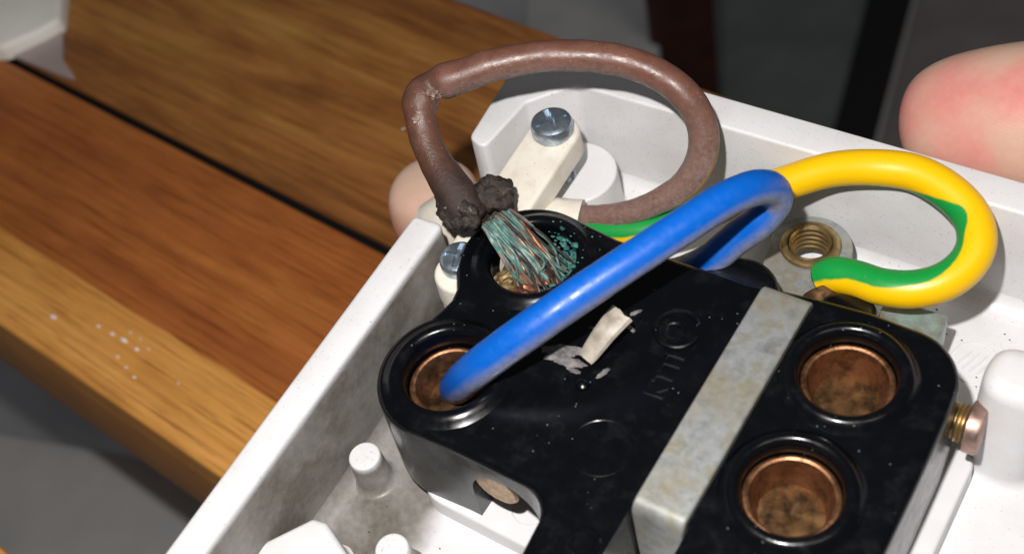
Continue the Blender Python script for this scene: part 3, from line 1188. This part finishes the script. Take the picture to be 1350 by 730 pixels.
# ------------------------------------------------------------------ cord clamp and cord
cc = thing('cord_clamp', 'cream cord clamp bar screwed to the housing beside the black insert', 'cord clamp', (-21.5, 16, 5))
A = at(726, 162, 13.4); B = at(604, 348, 11.0)
bm = bmesh.new()
A2, B2 = Vector((-21.3, 25.2)), Vector((-21.2, 5.0))
dirv = (B2 - A2).normalized()
pv = Vector((-dirv.y, dirv.x))
R = 3.15
ang0 = math.atan2(dirv.y, dirv.x)
oc = [A2 + Vector((math.cos(a), math.sin(a))) * R for a in np.linspace(ang0 + math.pi / 2, ang0 + 1.5 * math.pi, 16)]
oc += [B2 + Vector((math.cos(a), math.sin(a))) * R for a in np.linspace(ang0 - math.pi / 2, ang0 + math.pi / 2, 16)]
prism(bm, oc, 9.2, 12.4, .5, .1)
for v in bm.verts:
    v.co.z -= 2.2 * max(0, min(1, (25.2 - v.co.y) / 20.2))
obj('clamp_bar', bm, M['cream'], cc)
slot_screw(cc, (A2.x, A2.y, 12.35), 2.45, 1.9, M['screw'], spin=.9)
slot_screw(cc, (B2.x - .4, B2.y + .6, 10.1), 2.2, 1.7, M['screw'], spin=.3)
bm = bmesh.new()
for k in range(14):
    z = 4.9 + k * .34
    revolve(bm, [(1.05, z), (1.3, z + .14), (1.05, z + .3)], (A2.x + .4, A2.y + .2, 0), n=24)
revolve(bm, [(1.06, 3.5), (1.06, 10)], (A2.x + .4, A2.y + .2, 0), n=24, cap=(True, True))
obj('screw_shank', bm, M['screw'], cc)
bm = bmesh.new()
prism(bm, circle(B2.x, B2.y, 3.2, 32), FL0 + .02, 6.6, .3, .2)
obj('lower_boss', bm, M['cream'], cc)

cord = thing('supply_cord', 'cream outer sheath of the supply cord gripped beneath the clamp bar', 'cord', (-22, 17, 4))
bm = bmesh.new()
tube(bm, [(-15.0, 18.7, 4.6), (-18, 17.6, 4.9), (-22, 15.8, 5.2), (-26, 14.6, 5.3), (-29.5, 13.8, 4.6), (-31.8, 13.5, 3.0)], 3.7, 40, 28, wob=.06, seed=4, cap_round=False)
obj('cord_sheath', bm, M['cream'], cord)

# ------------------------------------------------------------------ the three wires


def pts(rows):
    return [(*at(px, py, z), *ex) for px, py, z, *ex in rows]


DOWN = Vector((CM.T @ np.array([.25, -1.0, -.15])))
DOWN.normalize()


def flank(row, d):
    """1 on the side turned down and away, where dust was rubbed on"""
    return max(0.0, min(1.0, (d.dot(DOWN) - .25) * 1.9))


bw = thing('brown_wire', 'scorched brown wire arching in a wide loop over the clamp bar', 'wire', (-16, 25, 6))
bm = bmesh.new()
rows = [(750, 286, 4.8, .82, 0), (785, 286, 5.4, .82, 0), (825, 281, 6.8, .83, 0), (866, 267, 8.4, .87, 0), (903, 243, 10.5, .93, 0), (925, 208, 13.5, 1, 0), (926, 168, 16.5, 1, 0),
        (908, 131, 19.5, 1, 0), (872, 101, 21.5, 1, 0), (825, 82, 22.8, 1, 0), (770, 74, 23.5, 1, 0), (710, 75, 24, 1, 0), (650, 86, 24, 1.04, 0), (612, 99, 23.6, 1.1, .05), (586, 107, 23.3, 1.16, .1), (572, 112, 23, .95, .35), (560, 121, 22.6, 1.15, .3),
        (554, 136, 22.0, 1.2, .2), (554, 156, 21, 1.0, .2), (561, 185, 19.5, 1.02, .3), (577, 218, 18, 1.08, .5), (596, 248, 16.8, 1.28, .95), (612, 274, 15.6, 1.32, 1), (624, 290, 14.6, 1.15, 1)]
tube(bm, pts(rows), 1.68, 150, 22, {'flank': flank, 'burn': lambda r, d: max(0, min(1, r[4])), 'dusty': lambda r, d: max(0, min(1, (20.5 - r[2]) / 7)) if r[0] > -20 else 0}, wob=.05, seed=1)
obj('brown_insulation', bm, M['brown'], bw)
bm = bmesh.new()
lump(bm, at(653, 257, 15.2), 2.2, .38, .42, 2, 4, (1.1, 1.05, .9))
lump(bm, at(628, 262, 15.6), 1.7, .34, .42, 22, 4)
lump(bm, at(640, 272, 14.0), 1.6, .34, .42, 5, 4, (1.2, .9, .8))
lump(bm, at(604, 280, 13.8), 1.9, .34, .42, 9, 4, (1.2, 1.0, .8))
lump(bm, at(628, 284, 13.6), 1.7, .34, .42, 12, 4)
lump(bm, at(588, 262, 14.0), 1.2, .4, .6, 14, 3)
for i in range(15):
    lump(bm, at(random.uniform(588, 634), random.uniform(262, 298), random.uniform(15.4, 17.0)), random.uniform(.5, 1.0), .35, .4, i + 40, 3)
obj('charred_lump', bm, M['char'], bw, 80)
bm = bmesh.new()
for i, (px, py, z, r) in enumerate([(566, 120, 23.4, .95), (556, 134, 22.4, .9), (576, 124, 23.0, .6), (548, 158, 22, .35), (531, 170, 10, .25)]):
    lump(bm, at(px, py, z), r, .5, .6, i + 20, 3, (1.2, 1, .8))
obj('melted_kink', bm, insulation("kinked_insulation", (.11, .055, .04), .7, (.34, .27, .22), .4, .45), bw, 50)
bm = bmesh.new()
for i in range(9):
    k = random.random()
    p = at(600 + 24 * random.uniform(-1, 1), 262 + 22 * random.uniform(-1, 1), 17.2)
    lump(bm, p, random.uniform(.12, .28), .4, .7, i, 1)
gs = obj('soot_grit', bm, M['dust'], bw); gs['kind'] = 'stuff'
# frayed copper strands
for i in range(64):
    f = (i % 32) / 31
    lay = i // 32
    a = at(636 + 32 * f + random.uniform(-3, 3), 299 - 24 * f + random.uniform(-3, 3), 14.6 + lay * .5 + random.uniform(-.3, .3))
    b = at(672 + 56 * f + random.gauss(0, 6), 352 - 18 * f + random.uniform(-12, 12), 11.5 + lay * .5 + random.uniform(-.4, .6))
    dd = (b - a)
    c = b + dd * random.uniform(.05, .40) + Vector((random.uniform(-.9, .9), random.uniform(-.9, .9), -random.uniform(.5, 1.6)))
    m1 = a + dd * .33 + Vector((random.uniform(-.25, .25), random.uniform(-.25, .25), random.uniform(-.1, .35)))
    m2 = a + dd * .7 + Vector((random.uniform(-.4, .4), random.uniform(-.4, .4), random.uniform(-.15, .4)))
    bm = bmesh.new()
    tube(bm, [tuple(a), tuple(m1), tuple(m2), tuple(b), tuple(c)], random.choice((.11, .13, .15, .17, .21)), 22, 6, wob=.5, seed=i)
    obj('copper_strand', bm, M['strand2'] if i % 9 == 0 else M['char'] if i % 5 == 1 else M['strand'], bw, 60)

ew = thing('earth_wire', 'yellow and green striped wire looping round the brass eyelet', 'wire', (12, 25, 3))
VIEW = Vector(CM.T @ np.array([0, 0, 1.0]))
RT = Vector(CM.T @ np.array([1.0, 0, 0]))
UPV = Vector(CM.T @ np.array([0, 1.0, 0]))


def mk(a, b, c):
    v = RT * a + UPV * b + VIEW * c
    v.normalize()
    return tuple(v)


er = [(762, 306, 3.4, 1, *mk(0, .5, .85)), (800, 305, 4.2, 1, *mk(0, .5, .85)), (845, 304, 4.8, 1, *mk(0, .6, .8)), (890, 296, 5.5, 1, *mk(0, .8, .6)), (965, 266, 7.5, 1, *mk(0, .8, -.6)),
      (1040, 240, 10.4, 1, *mk(.2, -.5, -.9)), (1095, 224, 12.2, 1, *mk(.2, -.5, -.9)), (1150, 221, 13.4, 1.02, *mk(.1, -.65, -.75)), (1205, 228, 13.8, 1.03, *mk(-.1, -.6, -.8)), (1250, 252, 13.6, 1.03, *mk(-.55, -.6, -.4)),
      (1280, 284, 13.0, 1.02, *mk(-.93, -.2, .0)), (1288, 318, 12.4, 1.02, *mk(-.9, .1, -.5)), (1275, 348, 11.6, 1.02, *mk(-.75, .5, -.4)), (1245, 371, 10.9, 1.02, *mk(-.45, .85, -.05)), (1205, 381, 10.3, 1.02, *mk(-.1, .93, .3)),
      (1163, 378, 9.8, 1, *mk(.0, .8, .6)), (1128, 367, 9.2, 1, *mk(.0, .7, .75)), (1100, 362, 8.6, 1, *mk(.0, .5, .9)), (1082, 366, 7.8, .9, *mk(.0, .5, .9))]


def stripe(row, d):
    v = Vector(row[4:7])
    if v.length < 1e-6:
        return 1.0
    v.normalize()
    return math.acos(max(-1, min(1, v.dot(d)))) / math.pi * 1.15


bm = bmesh.new()
tube(bm, pts(er), 1.88, 150, 40, {'stripe': stripe})
obj('striped_insulation', bm, M['earth'], ew)
bm = bmesh.new()
e0 = at(1090, 366, 8.4)
for i in range(40):
    lump(bm, e0 + Vector((random.uniform(-.9, 1.8), random.uniform(-1.0, 1.2), random.uniform(-.6, 1.5))), random.uniform(.12, .32), .7, .9, i, 1, (1.2, 1, .8))
vg = obj('verdigris_crust', bm, M['verd'], ew); vg['kind'] = 'stuff'

uw = thing('blue_wire', 'blue wire bent back on itself, running into the lower left terminal', 'wire', (-13.8, -7.7, 9))
br = [(600, 512, 7.6, .94), (606, 506, 10.4, 1), (622, 491, 13.6, 1.03), (650, 469, 16.2, 1.03), (700, 433, 18.6, 1.03), (760, 391, 20.2, 1.02), (830, 345, 21.2, 1), (900, 299, 21.6, 1), (955, 264, 21.4, 1), (994, 248, 20.2, 1),
      (1017, 250, 18.0, 1), (1021, 267, 15.6, 1), (1002, 291, 13.6, 1), (970, 315, 11.4, 1), (938, 341, 9.2, 1), (908, 356, 6.5, 1), (882, 362, 3.6, 1), (862, 356, 1.9, 1)]
bm = bmesh.new()
tube(bm, pts(br), 1.78, 150, 24, {'flank': flank}, wob=.02, seed=3)
obj('blue_insulation', bm, M['blue'], uw)
